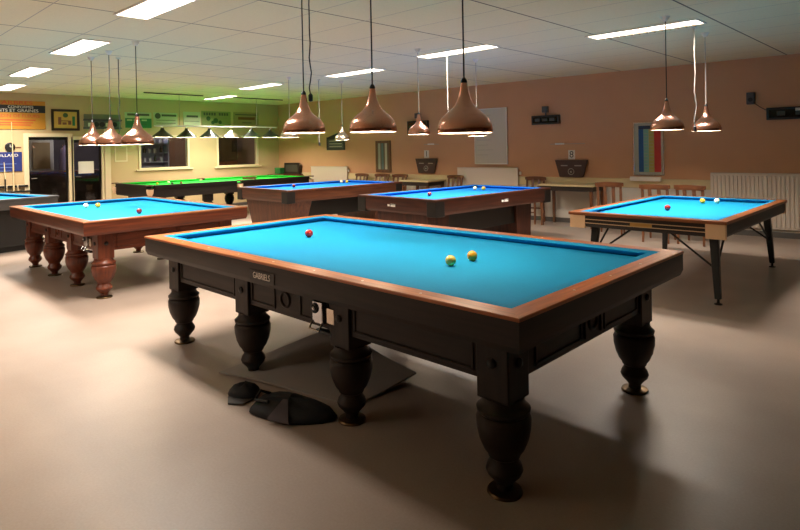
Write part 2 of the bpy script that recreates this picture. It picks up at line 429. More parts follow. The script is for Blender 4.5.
def splay_table(label, cx, cy, a, b):
    # long axis y
    root = thing('billiard_table', label, 'billiard table', (cx,cy,0)); root.scale = (1,1,.95)
    fw = M['blackwood']
    table_top(root, a, b, M['cloth'], M['oakrim'], fw, r=.125, rw=.085, face_h=.15, lip=.03, sights=False, face_in=.014)
    zt = .8
    for s in (-1, 1):
        for z in (zt-.07, zt-.108):
            MB().box(-a+.16, a-.16, s*(b-.0125)-.0025, s*(b-.0125)+.0025, z-.004, z+.004).build('inlay_strip', M['inlay'], root)
        MB().box(-.1,.1, s*(b-.0125)-.004, s*(b-.0125)+.004, zt-.106, zt-.072).build('name_plate', M['brass'], root, .001)
    for sx in (-1,1):
        for sy in (-1,1):
            x0, x1 = sorted((sx*(a-.011), sx*(a-.17))); y0, y1 = sorted((sy*(b-.009), sy*(b-.05)))
            MB().box(x0,x1,y0,y1,zt-.165,zt-.031).build('corner_block', M['cream'], root, .003)
            # splayed steel leg with two braces and a levelling foot
            oy = .21 if sy < 0 else .13
            p0 = Vector((sx*(a-.17), sy*(b-oy-.05), zt-.15)); p1 = Vector((sx*(a-.13), sy*(b-oy), .05))
            l = MB().bar(p0, p1, .075, .055, .05, .042, up=(0,1,0)).build('leg', M['blackmetal'], root, .004)
            MB().lathe([(0,0),(.032,0),(.034,.008),(.012,.016),(.011,.055),(0,.055)], (p1.x,p1.y,0)).build('levelling_foot', M['blackmetal'], l)
            mid = p0.lerp(p1, .55)
            MB().tube([mid, (sx*.18, sy*(b-.24), zt-.17)], .01).build('brace', M['blackmetal'], l)
            MB().tube([mid, (sx*(a-.17), sy*(b-.62), zt-.17)], .01).build('brace', M['blackmetal'], l)
    for sy in (-1,1):
        MB().box(-a+.1,a-.1, sy*(b-.24)-.03, sy*(b-.24)+.03, zt-.18, zt-.145).build('steel_crossbeam', M['blackmetal'], root)
    return root
splay_table('right-hand billiard table with pale corner blocks and splayed black steel legs', -2.13, 6.60, .72, 1.2)

def pedestal_table(label, cx, cy, a, b, cloth, wd, plates=True, body=None, rz=0, taper=.19):
    root = thing('billiard_table', label, 'billiard table', (cx,cy,0), rz)
    body = body or wd
    table_top(root, a, b, cloth, wd, wd, r=.135, rw=.09, face_h=.2, lip=.03, sights=False, face_in=.008)
    zt = .8
    for sx in (-1,1):
        for sy in (-1,1):
            x0, x1 = sorted((sx*(a-.001), sx*(a-.16))); y0, y1 = sorted((sy*(b-.001), sy*(b-.16)))
            MB().box(x0,x1,y0,y1,zt-.215,zt-.02).build('corner_cap', M['black'], root, .006)
    for sy in (-1,1):
        yc = sy*(b-.33)
        m = MB(); t0, t1 = a-.26+taper, a-.26
        m.loft([[(-t1,yc-.17,.06),(t1,yc-.17,.06),(t1,yc+.17,.06),(-t1,yc+.17,.06)],[(-t0,yc-.2,zt-.2),(t0,yc-.2,zt-.2),(t0,yc+.2,zt-.2),(-t0,yc+.2,zt-.2)]])
        p = m.build('pedestal', body['z'], root, .004)
        MB().box(-t1+.03,t1-.03,yc-.15,yc+.15,0,.06).build('plinth', M['black'], p)
    MB().box(-a+.3,a-.3,-b+.5,b-.5,.3,zt-.2).build('beam', M['black'], root)
    if plates:
        for (px, py, rz) in ((-.08,-b+.006,0),(a-.006,.1,PI/2)):
            q = MB().box(-.05,-.008,-.004,0,-.014,.014).build('emblem', M['letter'], root, .001, loc=(px,py,.69), rot=(0,0,rz))
            q2 = MB().box(.008,.095,-.004,0,-.016,.01).build('emblem', M['letter'], root, .001, loc=(px,py,.69), rot=(0,0,rz))
            MB().box(.008,.095,-.005,0,.016,.021).build('emblem_bar', M['letter'], q2)
    return root
pedestal_table('dark walnut billiard table with silver emblems, behind the front table', -5.19, 6.58, .735, 1.26, M['cloth_deep'], M['rosewood'], rz=-.045, taper=.0)
pedestal_table('brown billiard table with tapered pedestals between the mahogany and walnut tables', -8.33, 6.6, .78, 1.27, M['cloth_deep'], M['brownwood'], plates=False, rz=-.03)

# grey table at the left edge
def cabinet_table(label, cx, cy, rz, a, b):
    root = thing('billiard_table', label, 'billiard table', (cx,cy,0), rz)
    g = {k: M['grey'] for k in 'xyz'}
    table_top(root, a, b, M['cloth'], g, g, r=.14, rw=.09, face_h=.16, lip=.03, sights=False)
    MB().box(-a+.2,a-.2,-b+.15,b-.15,.08,.64).build('cabinet', M['black'], root, .005)
    MB().box(-a+.25,a-.25,-b+.2,b-.2,0,.08).build('plinth', M['black'], root)
    return root
cabinet_table('grey and black billiard table cut off by the left edge', -11.15, 1.75, math.radians(12), 1.3, .8)

# snooker table
def snooker():
    a, b = .9, 1.95; zt = .8; zb = .76
    root = thing('snooker_table', 'black snooker table with green cloth at the back left', 'snooker table', (-12.05,6.6,0))
    MB().box(-a+.12,a-.12,-b+.12,b-.12,zb-.04,zb).build('playing_bed', M['green'], root)
    MB().box(-a+.08,a-.08,-b+.08,b-.08,zb-.12,zb-.041).build('slate', M['slate'], root)
    r, rw, g = .15, .1, .07
    def rail(side, t0, t1):
        for nm, pr_, mat in (('cushion', [(rw,zt-.002),(r-.01,zt-.002),(r,zt-.012),(r-.035,zb),(rw,zb)], M['green']),
                             ('rail', [(0,zt),(rw,zt),(rw,zt-.06),(0,zt-.06)], M['blackwood'][ax(side)])):
            e = []
            for t in (t0, t1):
                if side == 'W': e.append([(-(a-i),t,z) for i,z in pr_])
                elif side == 'E': e.append([((a-i),t,z) for i,z in pr_])
                elif side == 'S': e.append([(t,-(b-i),z) for i,z in pr_])
                else: e.append([(t,(b-i),z) for i,z in pr_])
            MB().loft(e).build(nm, mat, root)
    for sd in 'EW': rail(sd, -b+.12, -g); rail(sd, g, b-.12)
    for sd in 'SN': rail(sd, -a+.12, a-.12)
    for sd in 'SENW':
        mitre(sd, [(.02,zt-.06),(.09,zt-.06),(.09,zt-.25),(.05,zt-.25),(.02,zt-.19)], a, b).build('rail_face', M['blackwood'][ax(sd)], root)
    for sx in (-1,1):
        for yy in (-b+.06, 0, b-.06):
            px = sx*(a-(.06 if yy else .03))
            p = MB().lathe([(.035,-.13),(.06,-.08),(.068,0),(.06,0),(.052,-.08),(.03,-.12)], n=18).build('pocket', M['cream'], root, loc=(px+sx*.03, yy+(.03 if yy>0 else (-.03 if yy<0 else 0)), zt-.075))
            MB().torus((0,0,0), .066, .012, 'z', 18, 6).build('pocket_rim', M['brownwood']['x'], p, loc=(0,0,.075))
    for sx in (-1,1):
        for yy in (-b+.32, -.62, .62, b-.32):
            l = MB().lathe(LEGPROF, n=24).build('leg', M['blackwood']['z'], root, loc=(sx*(a-.25),yy,0))
            MB().box(-.085,.085,-.085,.085,.4,zt-.1).build('leg_block', M['blackwood']['z'], l, .006)
    return root
snooker()

# ------------------------------------------------------------------ balls
BM = {'red': plain('ball_red', (190,32,28), .12, coat=.5), 'yellow': plain('ball_yellow', (240,196,70), .12, coat=.5), 'white': plain('ball_cream', (244,236,196), .12, coat=.5),
      'orange': plain('ball_amber', (248,172,44), .12, coat=.5), 'black': plain('ball_black', (18,16,16), .12, coat=.5), 'cream': plain('ball_straw', (248,214,104), .12, coat=.5), 'darkred': plain('ball_crimson', (140,24,26), .12, coat=.5)}
def ball(x, y, c, label, r=.0308, z=.757, group=None):
    o = MB().sphere((0,0,0), r, 12).build('billiard_ball', BM[c], loc=(x,y,z+r)); tag(o, label, 'ball', group)
ball(-3.62,2.73,'red','red ball on the blue cloth of the large front table')
ball(-2.09,2.57,'cream','cream-yellow ball nearer the near rail of the large front table')
ball(-2.08,2.76,'orange','amber-yellow ball just right of the cream ball on the front table')
ball(-2.22,6.36,'red','dark red ball on the right-hand table with pale corner blocks',z=.7192)
ball(-2.16,7.32,'orange','amber ball left of its pale neighbour on the right-hand table',z=.7192)
ball(-2.03,7.4,'white','pale cream ball at the far end of the right-hand table',z=.7192)
ball(-7.92,2.65,'orange','yellow ball near the back rail of the left mahogany table',z=.745)
ball(-7.99,2.53,'white','white ball left of the yellow one on the left mahogany table',z=.745)
ball(-6.68,2.67,'darkred','dark red ball in the middle of the left mahogany table',z=.745)
ball(-5.29,6.07,'darkred','dark red ball on the walnut table with silver emblems')
ball(-5.41,7.28,'white','white ball at the far end of the walnut table')
ball(-5.29,7.34,'yellow','yellow ball right of the white one on the walnut table')
ball(-8.6,6.17,'darkred','dark red ball near the front corner of the brown pedestal table')
ball(-8.83,7.48,'white','white ball at the far end of the brown pedestal table')
ball(-8.72,7.53,'yellow','yellow ball beside the white one on the brown pedestal table')
for (x,y,c,l) in ((-12.05,5.2,'yellow','yellow snooker ball, leftmost on the green cloth'),(-12.3,5.55,'white','white snooker ball right of the yellow one on the green cloth'),
                  (-11.75,5.38,'black','black snooker ball beside the white one on the green cloth'),(-11.85,5.62,'darkred','dark red snooker ball rightmost of the four on the green cloth')):
    ball(x,y,c,l,r=.0262,z=.76)
tr = MB(); pts = [(-.17,-.15),(.17,-.15),(0,.15)]
for i in range(3): tr.bar((*pts[i],.03),(*pts[(i+1)%3],.03),.025,.055)
tag(tr.build('ball_rack', M['brownwood']['x'], loc=(-12.1,7.5,.76), rot=(0,0,.4)), 'wooden triangle ball rack lying on the green snooker cloth', 'ball rack')

# ------------------------------------------------------------------ lamps
SHADE = [(1.0,0),(1.01,.08),(1.0,.2),(.96,.37),(.87,.54),(.72,.69),(.55,.82),(.42,.94),(.33,1.06),(.255,1.22),(.2,1.4),(.15,1.62),(.115,1.84)]
def spot(parent, loc, e, size=150, r=.045, col=(1,.80,.58), blend=.35):
    l = bpy.data.lights.new('lamp_glow', 'POINT'); l.energy = e; l.shadow_soft_size = r; l.color = col
    o = bpy.data.objects.new('lamp_glow', l); COL.objects.link(o); o.parent = parent; o.location = loc
def pendant(x, y, z, R, mat, label, cordmat, e, group=None):
    root = thing('pendant_lamp', label, 'pendant lamp', (x,y,z), 0, group)
    out = [(r*R, h*R) for r, h in SHADE]; th = .003
    inn = [((r*R-th), h*R+th*.2) for r, h in reversed(SHADE)]
    MB().lathe(out+inn, n=40, closed=True).build('lamp_shade', mat, root)
    MB().lathe([(r*R-th-.0006, h*R+.0005) for r, h in SHADE[:9]]+[(r*R-th-.0016, h*R+.0005) for r, h in reversed(SHADE[:9])], n=40, closed=True).build('shade_lining', M['enamel'], root)
    MB().lathe([(0,1.12*R),(.02,1.12*R),(.02,.9*R),(.016,.86*R),(0,.86*R)], n=16).build('bulb_socket', M['enamel'], root)
    MB().sphere((0,0,.66*R), .034, 10).build('bulb', M['bulb'], root)
    MB().lathe([(.118*R,1.82*R),(.118*R,1.9*R),(.08*R,1.98*R),(.005,2.04*R)], n=16).build('shade_cap', M['black'], root)
    MB().tube([(0,0,2.0*R),(0,0,CZ-z-.03)], .005, 6).build('cord', cordmat, root)
    MB().lathe([(0,CZ-z-.05),(.02,CZ-z-.045),(.045,CZ-z-.001),(0,CZ-z-.001)], n=18).build('ceiling_rose', M['white'], root)
    spot(root, (0,0,.36*R), e, r=.026)
    return root
E0 = 26
gA = 'copper pendants over the front table'
pendant(-3.68,2.75,1.565,.1625,M['copper'],'large copper pendant lamp over the front table, left of three',M['cord'],E0,gA)
pendant(-2.90,2.75,1.547,.1625,M['copper'],'large copper pendant lamp over the front table, middle of three',M['cord'],E0,gA)
pendant(-2.11,2.75,1.515,.1625,M['copper'],'large copper pendant lamp over the front table, right of three',M['cord'],E0,gA)
gD = 'copper pendants over the mahogany table'
pendant(-6.68,2.67,1.53,.172,M['copper'],'copper pendant lamp over the mahogany table, right of three',M['cord'],E0,gD)
pendant(-7.49,2.67,1.537,.165,M['copper'],'copper pendant lamp over the mahogany table, middle of three',M['cord'],E0,gD)
pendant(-8.11,2.67,1.547,.16,M['copper'],'copper pendant lamp over the mahogany table, left of three',M['cord'],E0,gD)
gE = 'copper pendants over the right-hand table'
pendant(-2.09,6.01,1.562,.155,M['copper'],'copper pendant lamp on a dark cord over the right-hand table',M['cord'],E0*.32,gE)
pendant(-2.09,7.26,1.562,.155,M['copper'],'copper pendant lamp on a white cord over the right-hand table',M['wcord'],E0*.32,gE)
gC = 'small pendants over the walnut table'
pendant(-4.95,5.5,1.6,.14,M['copper'],'small pale copper pendant lamp over the walnut table, left of the big right lamp',M['wcord'],E0*.6,gC)
pendant(-5.0,6.8,1.584,.14,M['copper'],'small pendant lamp peeping out below the rim of the big right lamp',M['wcord'],E0*.6,gC)
gB = 'small pendants over the brown pedestal table'
pendant(-8.2,6.99,1.6,.14,M['silver'],'small silver pendant lamp between the left and middle front lamps',M['wcord'],E0*.7,gB)
pendant(-8.3,5.89,1.65,.16,M['silver'],'small silver pendant lamp half hidden by the left front lamp',M['wcord'],E0*.7,gB)

# snooker lamp: rail with six conical shades
def snooker_lamp():
    root = thing('snooker_lamp', 'long rail lamp with six conical shades above the snooker table', 'rail lamp', (-12.05,6.66,1.75))
    MB().tube([(0,-1.5,.24),(0,1.5,.24)], .014).build('lamp_rail', M['white'], root)
    for q0, q1 in ((-1.7,-.4),(.3,1.7)): MB().tube([(0,q0,CZ-1.75-.02),(0,q1,CZ-1.75-.02)], .012).build('ceiling_bar', M['black'], root)
    for yy in (-.95,.95): MB().tube([(0,yy,.24),(0,yy,CZ-1.75-.02)], .006).build('suspension_rod', M['chrome'], root)
    for k in range(6):
        yy = -1.33+.532*k
        mat = M['silver'] if k == 3 else M['darkshade']
        out = [(.215,0),(.21,.02),(.05,.15),(.035,.18),(.03,.2)]
        inn = [(r-.004,h) for r,h in reversed(out)]
        s = MB().lathe(out+inn, (0,0,0), 26, True).build('lamp_shade', mat, root, loc=(0,yy,0))
        MB().lathe([(.2095,.001),(.204,.018),(.045,.146),(.044,.146),(.203,.016),(.2085,.001)], n=26, closed=True).build('shade_lining', M['enamel'], s)
        MB().sphere((0,0,.105), .03, 8).build('bulb', M['bulb'], s)
        MB().tube([(0,0,.19),(0,0,.24)], .01).build('shade_stem', M['white'], s)
        spot(root, (0,yy,.045), 22, 150, .02, (1,.84,.62))
M['darkshade'] = plain('dark_green_lacquer', (28,34,28), .25, coat=.4)
snooker_lamp()

def cable(label, x, y, z, mat, plug=True, r=.006, wob=.012, rose=True):
    root = thing('hanging_cable', label, 'cable', (x,y,0))
    n = 14; pts = [(wob*math.sin(k*1.3)*(k/n), wob*math.cos(k*1.7)*(k/n), CZ-.004-(CZ-.004-z)*k/n) for k in range(n+1)]
    MB().tube(pts, r, 6).build('cable_run', mat, root)
    q = pts[-1]
    if plug: MB().lathe([(.004,-.05),(.016,-.045),(.018,0),(.008,.015)], q, 12).build('plug', M['cord'], root)
    MB().lathe([(0,CZ-.02),(.03,CZ-.02),(.03,CZ-.0015),(0,CZ-.0015)], n=14).build('ceiling_socket', M['white'], root)
cable('black cable with a plug hanging beside the left copper lamp of the front table', -3.655, 2.80, 1.86, M['cord'], r=.005, wob=.008)
cable('white cable with a black plug hanging between the right-hand pair of lamps', -2.05, 6.75, 1.6, M['wcord'], True, .0045)
cable('thick white cable hanging behind the right copper lamp of the front table', -5.0, 6.15, 1.7, M['wcord'], False, .006, .003)
cable('thin cable with a plug hanging behind the left copper lamp, over the brown table', -8.25, 6.5, 1.55, M['wcord'])
cable('thin cable hanging between the lamps of the mahogany table', -7.95, 2.95, 1.6, M['cord'])

# ------------------------------------------------------------------ brown wall things
def wthing(name, label, cat, s, off, z, group=None): return thing(name, label, cat, WP(s,off,z), WROT, group)
# local frame on the wall: x along the wall, -y out of it
def radiator(label, s0, s1, z0, z1, ribs=True, cover=False):
    r = wthing('radiator', label, 'radiator', (s0+s1)/2, .06, 0)
    a = (s1-s0)/2
    m = MB().box(-a,a,-.012,.012,z0,z1)
    if ribs:
        n = int((s1-s0)/.055)
        for k in range(n):
            x = -a+.03+(2*a-.06)*k/(n-1)
            m.box(x-.013,x+.013,-.03,-.012,z0+.03,z1-.03)
    m.build('radiator_panel', M['radiator'], r, .004)
    MB().box(-a+.005,a-.005,-.028,.03,z1+.0005,z1+.014).build('top_grille', M['radiator'], r, .003)
    for x in (-a+.25, a-.25):
        MB().box(x-.014,x+.014,-.012,.012,.0,z0-.0005).box(x-.05,x+.05,-.03,.03,0,.012).build('radiator_foot', M['white'], r)
    MB().tube([(a+.004,0,z0+.08),(a+.05,0,z0+.08),(a+.05,0,.0)], .011).build('radiator_pipe', M['white'], r)
    MB().lathe([(.022,0),(.024,.03),(.018,.06),(0,.062)], n=14).build('valve', M['white'], r, loc=(a+.05,0,z1-.12))
    return r
radiator('long ribbed radiator at the far right, behind the right-hand table', -2.18, -.35, .13, .94)
radiator('smooth pale radiator below the whiteboard', -6.98, -5.56, .15, .99, ribs=False)
radiator('cream radiator behind the brown pedestal table, nearest the corner', -11.62, -10.28, .15, .985, ribs=False)

def board(name, label, cat, s0, s1, z0, z1, th, mat, frame=None, fw=.02):
    r = wthing(name, label, cat, (s0+s1)/2, .0, (z0+z1)/2)
    a, h = (s1-s0)/2, (z1-z0)/2
    MB().box(-a,a,-th,-.0005,-h,h).build('panel', mat, r, .002)
    if frame:
        f = MB()
        for q in ((-a,a,-h,-h+fw),(-a,a,h-fw,h),(-a,-a+fw,-h+fw,h-fw),(a-fw,a,-h+fw,h-fw)): f.box(q[0],q[1],-th-.008,-th,q[2],q[3])
        f.build('frame', frame, r, .002)
    return r, a, h, -th
M['boardwhite'] = plain('whiteboard', (196,188,172), .4)
M['pale'] = plain('faint_ruling', (166,158,146), .6)
wb, a, h, yf = board('whiteboard', 'tall pale notice whiteboard above the radiator, behind the right copper lamp', 'whiteboard', -6.57, -5.81, 1.07, 2.2, .02, M['boardwhite'], M['white'], .018)
for k in range(9): MB().box(-a+.06,-a+.06+random.uniform(.25,.5),yf-.001,yf,h-.14-.1*k-.004,h-.14-.1*k+.004).build('ruled_line', M['pale'], wb)
MB().box(-a+.05,a-.05,-.06,-.0205,-h,-h+.012).build('pen_tray', M['white'], wb)
# colour chart
ch, a, h, yf = board('wall_chart', 'tall wall chart with blue, green, yellow and red columns', 'chart', -3.37, -2.88, .89, 1.79, .012, plain('chart_paper', (170,168,150), .7), M['silver'], .014)
cols = [(-.16,-.08,(30,84,140)),(-.078,.005,(120,168,150)),(.007,.09,(170,160,80)),(.092,.2,(186,52,44))]
for k, (x0,x1,c) in enumerate(cols): 
    q = MB().box(x0,x1,yf-.0015,yf,-h+.06,h-.12).build('colour_column', plain('chart_col%d' % k, c, .7), ch)
    if k in (1,2):
        for j in range(12): MB().box(x0+.01,x1-.015,yf-.0025,yf-.0015,-h+.09+.056*j,-h+.098+.056*j).build('ruled_line', M['pale'], q)
MB().box(-.16,.12,yf-.0015,yf,h-.119,h-.06).build('chart_heading', plain('chart_head', (32,52,78), .7), ch)
sh = wthing('wall_shelf', 'small white shelf right below the coloured wall chart', 'shelf', -3.16, 0, .83)
MB().box(-.25,.25,-.09,-.031,-.03,.03).build('shelf_box', M['white'], sh, .004)
MB().box(-.25,.25,-.1,-.09,-.03,.045).build('shelf_lip', M['white'], sh, .002)

def scoreboard(label, s0, s1, z0, z1, extra):
    r = wthing('electronic_scoreboard', label, 'scoreboard', (s0+s1)/2, 0, (z0+z1)/2)
    a, h = (s1-s0)/2, (z1-z0)/2
    MB().box(-a,a,-.07,-.0005,-h,h).build('housing', M['black'], r, .006)
    MB().box(-a+.03,a-.03,-.0745,-.07,-h+.03,h-.03).build('display', M['dispglass'], r)
    for x in (-a*.55, 0, a*.5): MB().box(x-.05,x+.05,-.0765,-.0745,-h*.35,h*.35).build('digit_window', M['digit'], r)
    if extra == 'cam':
        MB().tube([(0,-.03,h),(0,-.03,h+.05)], .015).build('mount_arm', M['grey'], r)
        MB().box(-.055,.055,-.09,-.0,h+.05,h+.17).build('speaker', M['grey'], r, .01)
    if extra == 'tag': MB().box(-.05,.03,-.0785,-.0745,h-.06,h-.02).build('sticker', M['white'], r)
    return r
M['dispglass'] = plain('display_glass', (20,24,20), .12); M['digit'] = plain('digit_grey', (58,60,52), .4)
scoreboard('black electronic scoreboard with a small grey box on top, right of the whiteboard', -5.25, -4.69, 1.825, 1.995, 'cam')
scoreboard('wide black electronic scoreboard cut off at the right edge', -1.42, -.6, 1.745, 1.925, 'tag')
scoreboard('dark electronic scoreboard behind the small copper lamp of the walnut table', -8.33, -7.76, 1.72, 2.03, 'cam')
sb = wthing('wall_speaker', 'small dark wall box up left of the rightmost scoreboard', 'speaker', -1.62, 0, 2.08)
MB().box(-.055,.055,-.08,-.0005,-.09,.09).build('housing', M['grey'], sb, .01)
MB().lathe([(.03,0),(.032,.004),(.01,.006),(0,.004)], n=18).build('speaker_cone', M['black'], sb, loc=(0,-.0805,-.02), rot=(PI/2,0,0))
MB().tube([(.05,-.02,-.08),(.12,-.01,-.14),(.2,-.012,-.19)], .005).build('cable_run', M['cord'], sb)
pb, a, h, yf = board('framed_picture', 'dark framed picture on the brown wall behind the small silver lamp', 'picture', -11.05, -10.4, 1.41, 1.74, .02, M['digit'], M['black'], .05)
MB().prism([(-a+.05,h),(a,h),(a*.3,h+.1)], 'y', -.025, -.002).build('gable_top', M['black'], pb)
for k in range(3): MB().box(-a+.1,a-.1,yf-.002,yf,-h+.08+.07*k,-h+.1+.07*k).build('print_line', M['pale'], pb)

def trap(label, s0, s1, z0, z1, sym):
    r = wthing('score_counter', label, 'score counter', (s0+s1)/2, 0, (z0+z1)/2)
    a, h = (s1-s0)/2, (z1-z0)/2
    MB().prism([(-a*.72,-h),(a*.72,-h),(a,h),(-a,h)], 'y', -.06, -.032).build('cabinet_front', M['darkbrown'], r, .004)
    MB().prism([(-a*.68,-h+.01),(a*.68,-h+.01),(a*.95,h-.01),(-a*.95,h-.01)], 'y', -.0315, -.0005).build('cabinet_body', M['darkbrown'], r)
    for x in (-a*.42, a*.42): MB().box(x-.065,x+.065,-.063,-.06,h*.28,h*.4).build('slot_label', M['pale'], r)
    MB().torus((0,-.062,-h*.35), .055, .006, 'y', 20, 6).build('emblem_ring', M['pale'], r)
    MB().sphere((0,-.06,-h*.38), .018, 8).build('emblem_knob', M['pale'], r)
    return r
M['darkbrown'] = plain('dark_brown_wood', (66,38,26), .5, noise=.2, nscale=14)
trap('dark brown trapezoid score counter above the right side table', -4.79, -4.16, .842, 1.155, '2')
trap('dark brown trapezoid score counter above the left side table', -8.12, -7.52, .87, 1.19, '1')
def card(label, s, z, ch_):
    r = wthing('number_card', label, 'card', s, 0, z)
    MB().box(-.065,.065,-.005,-.0005,-.085,.085).build('card', M['white'], r)
    text_obj('number', ch_, .17, M['black'], r, (0,-.006,0), (PI/2,0,0), .0008)
card('white number card just above the right trapezoid score counter', -4.485, 1.25, '8')
card('white number card just above the left trapezoid score counter', -7.84, 1.285, '1')
def strip(label, s0, s1, z):
    r = wthing('wall_strip', label, 'strip', (s0+s1)/2, 0, z); a = (s1-s0)/2
    MB().box(-a,a,-.012,-.0005,-.006,.006).build('strip_bar', M['pale'], r)
    MB().box(-a+.1,-a+.28,-.016,-.0125,-.012,.018).build('strip_label', M['white'], r)
strip('thin pale strip on the brown wall above the right number card', -4.9, -4.23, 1.45)
strip('short thin pale strip on the brown wall above the left number card', -7.9, -7.5, 1.5)
ps, a, h, yf = board('poster', 'narrow wood-framed panel with pale vertical bands left of the left score counter', 'poster', -9.35, -8.88, .87, 1.61, .02, plain('poster_dark', (92,70,50), .6), M['chairwood']['z'], .05)
for x, c in ((-.12,(150,148,132)),(-.02,(84,104,104)),(.09,(176,170,150))): MB().box(x-.035,x+.035,yf-.002,yf,-h+.07,h-.06).build('band', plain('band%d' % (x*100), c, .6), ps)
fb = thing('framed_picture', 'small dark framed picture leaning in the far left corner behind the snooker table', 'picture', (-13.0,8.86,.80), .9)
fb.location = WP(-12.33,.1,.79); fb.rotation_euler = (0,0,WROT)
MB().box(-.31,.31,-.04,0,0,.3).build('frame', M['blackwood']['x'], fb, .006)
MB().box(-.25,.25,-.043,-.0405,.06,.25).build('picture_sheet', M['digit'], fb)
MB().box(-.34,.34,-.05,.09,-.03,-.0).build('ledge', M['brownwood']['x'], fb)
gb = thing('storage_box', 'low green box in the far left corner beside the dark framed picture', 'box', WP(-12.80,.16,.79), WROT)
MB().box(-.13,.1,-.08,.08,0,.14).build('box_body', plain('green_box', (40,110,52), .6), gb, .01)
MB().box(-.135,.105,-.085,.085,.14,.165).build('box_lid', plain('green_lid', (60,130,66), .6), gb, .006)
cn = thing('corner_cabinet', 'low wooden corner cabinet behind the far end of the snooker table', 'cabinet', WP(-12.5,.2,0), WROT)
MB().box(-.42,.55,-.15,.15,0,.735).build('cabinet_body', M['brownwood']['z'], cn, .005)
MB().box(-.44,.57,-.17,.165,.735,.758).build('cabinet_top', M['chairwood']['x'], cn, .004)

# side tables
def side_table(label, s0, s1, d, z):
    r = wthing('side_table', label, 'side table', (s0+s1)/2, d/2+.04, 0); a = (s1-s0)/2; b = d/2
    MB().box(-a,a,-b,b,z-.03,z).build('tabletop', M['dado'], r, .005)
    MB().box(-a+.03,a-.03,-b+.03,b-.03,z-.11,z-.0305).build('apron', M['walnut']['x'], r, .003)
    for x in (-a+.06,a-.06):
        for y in (-b+.06,b-.06): MB().bar((x,y,z-.05),(x,y,0),.055,.055,.04,.04,up=(0,1,0)).build('leg', M['chairwood']['z'], r, .003)
side_table('side table with cream top under the right score counter', -4.86, -3.83, .6, .74)
side_table('side table with cream top under the left score counter', -8.1, -7.3, .62, .74)

# chairs
def make_chair():
    r = thing('dining_chair', 'x', 'chair', (0,0,0), 0, 'wooden chairs along the brown wall')
    W = M['chairwood']; h = .44
    MB().prism([(-.19,-.2),(.19,-.2),(.175,.19),(-.175,.19)], 'z', h-.028, h).build('seat', W['x'], r, .008)
    for x in (-.165,.165):
        MB().bar((x,-.165,h-.029),(x*1.05,-.185,0),.036,.036,.026,.026,up=(0,1,0)).build('leg', W['z'], r, .003)
        MB().loft([[(x*1.04+dx*.026/2, .235+dy*.026/2, 0) for dx,dy in ((-1,-1),(1,-1),(1,1),(-1,1))],
                   [(x+dx*.042/2, .2+dy*.034/2, h) for dx,dy in ((-1,-1),(1,-1),(1,1),(-1,1))],
                   [(x*1.02+dx*.036/2, .255+dy*.024/2, .8) for dx,dy in ((-1,-1),(1,-1),(1,1),(-1,1))]]).build('leg', W['z'], r, .003)
    e = []
    for k in range(9):
        t = -1+2*k/8; x = t*.21; y = .252+.035*(1-t*t)
        zz = .835+.012*(1-t*t); q = .075 if abs(t) < .9 else .05
        e.append([(x,y-.012,zz-q),(x,y+.012,zz-q),(x,y+.012,zz),(x,y-.012,zz)])
    MB().loft(e).build('crest_rail', W['x'], r, .004)
    for x in (-.06,.06): MB().bar((x,.2,h),(x*1.05,.278,.79),.05,.012,up=(0,1,0)).build('back_slat', W['z'], r, .002)
    MB().box(-.16,.16,-.18,-.16,.2,.225).build('stretcher', W['x'], r)
    MB().box(-.16,.16,.2,.222,.24,.265).build('stretcher', W['x'], r)
    return r
proto = make_chair()
CH = [(-9.65,.45,0,'wooden chair at the back between the cream radiator and the wood-framed panel'),
      (-9.0,.42,.1,'wooden chair right below the wood-framed panel'),
      (-8.42,.45,.15,'wooden chair at the left end of the left side table'),
      (-6.98,.42,-.05,'wooden chair between the left side table and the smooth radiator'),
      (-5.14,.38,.05,'wooden chair just left of the right side table'),
      (-3.42,.95,PI+.25,'wooden chair just right of the right side table'),
      (-2.62,1.2,PI+.05,'wooden chair below the white shelf of the colour chart'),
      (-2.13,1.15,PI-.1,'wooden chair between the white shelf and the ribbed radiator')]
for i, (s, o, rz, lab) in enumerate(CH):
    c = proto if i == 0 else copy_tree(proto)
    c.location = WP(s, o, 0); c.rotation_euler = (0,0,WROT+rz); c['label'] = lab

# ------------------------------------------------------------------ left wall things (face +x)
def lthing(name, label, cat, y, z, group=None): return thing(name, label, cat, (XL+.0005,y,z), PI/2, group)   # local x -> +Y, local -y -> +X
def lboard(name, label, cat, y0, y1, z0, z1, mat, th=.015, frame=None, fw=.03, group=None):
    r = lthing(name, label, cat, (y0+y1)/2, (z0+z1)/2, group); a, h = (y1-y0)/2, (z1-z0)/2
    MB().box(-a,a,-th,0,-h,h).build('panel', mat, r, .002)
    if frame:
        f = MB()
        for q in ((-a,a,-h,-h+fw),(-a,a,h-fw,h),(-a,-a+fw,-h+fw,h-fw),(a-fw,a,-h+fw,h-fw)): f.box(q[0],q[1],-th-.012,-th,q[2],q[3])
        f.build('frame', frame, r, .002)
    return r, a, h, -th
def band(r, x0, x1, z0, z1, y, mat, nm='band'): return MB().box(x0,x1,y-.002,y,z0,z1).build(nm, mat, r)
M['sign_y'] = plain('sign_orange', (186,128,34), .6); M['sign_red'] = plain('sign_red', (190,66,36), .6); M['sign_black'] = plain('sign_black', (18,16,16), .6)
M['sign_blue'] = plain('sign_navy', (24,38,104), .6); M['sign_green'] = plain('sign_green', (24,104,60), .6); M['sign_pale'] = plain('sign_pale', (176,182,150), .6)
M['ink'] = plain('sign_ink', (70,74,60), .6); M['inkgreen'] = plain('sign_leaf', (44,78,40), .6); M['sign_tan'] = plain('sign_tan', (150,132,92), .6); M['sign_brown'] = plain('sign_brown_ink', (112,66,40), .6)
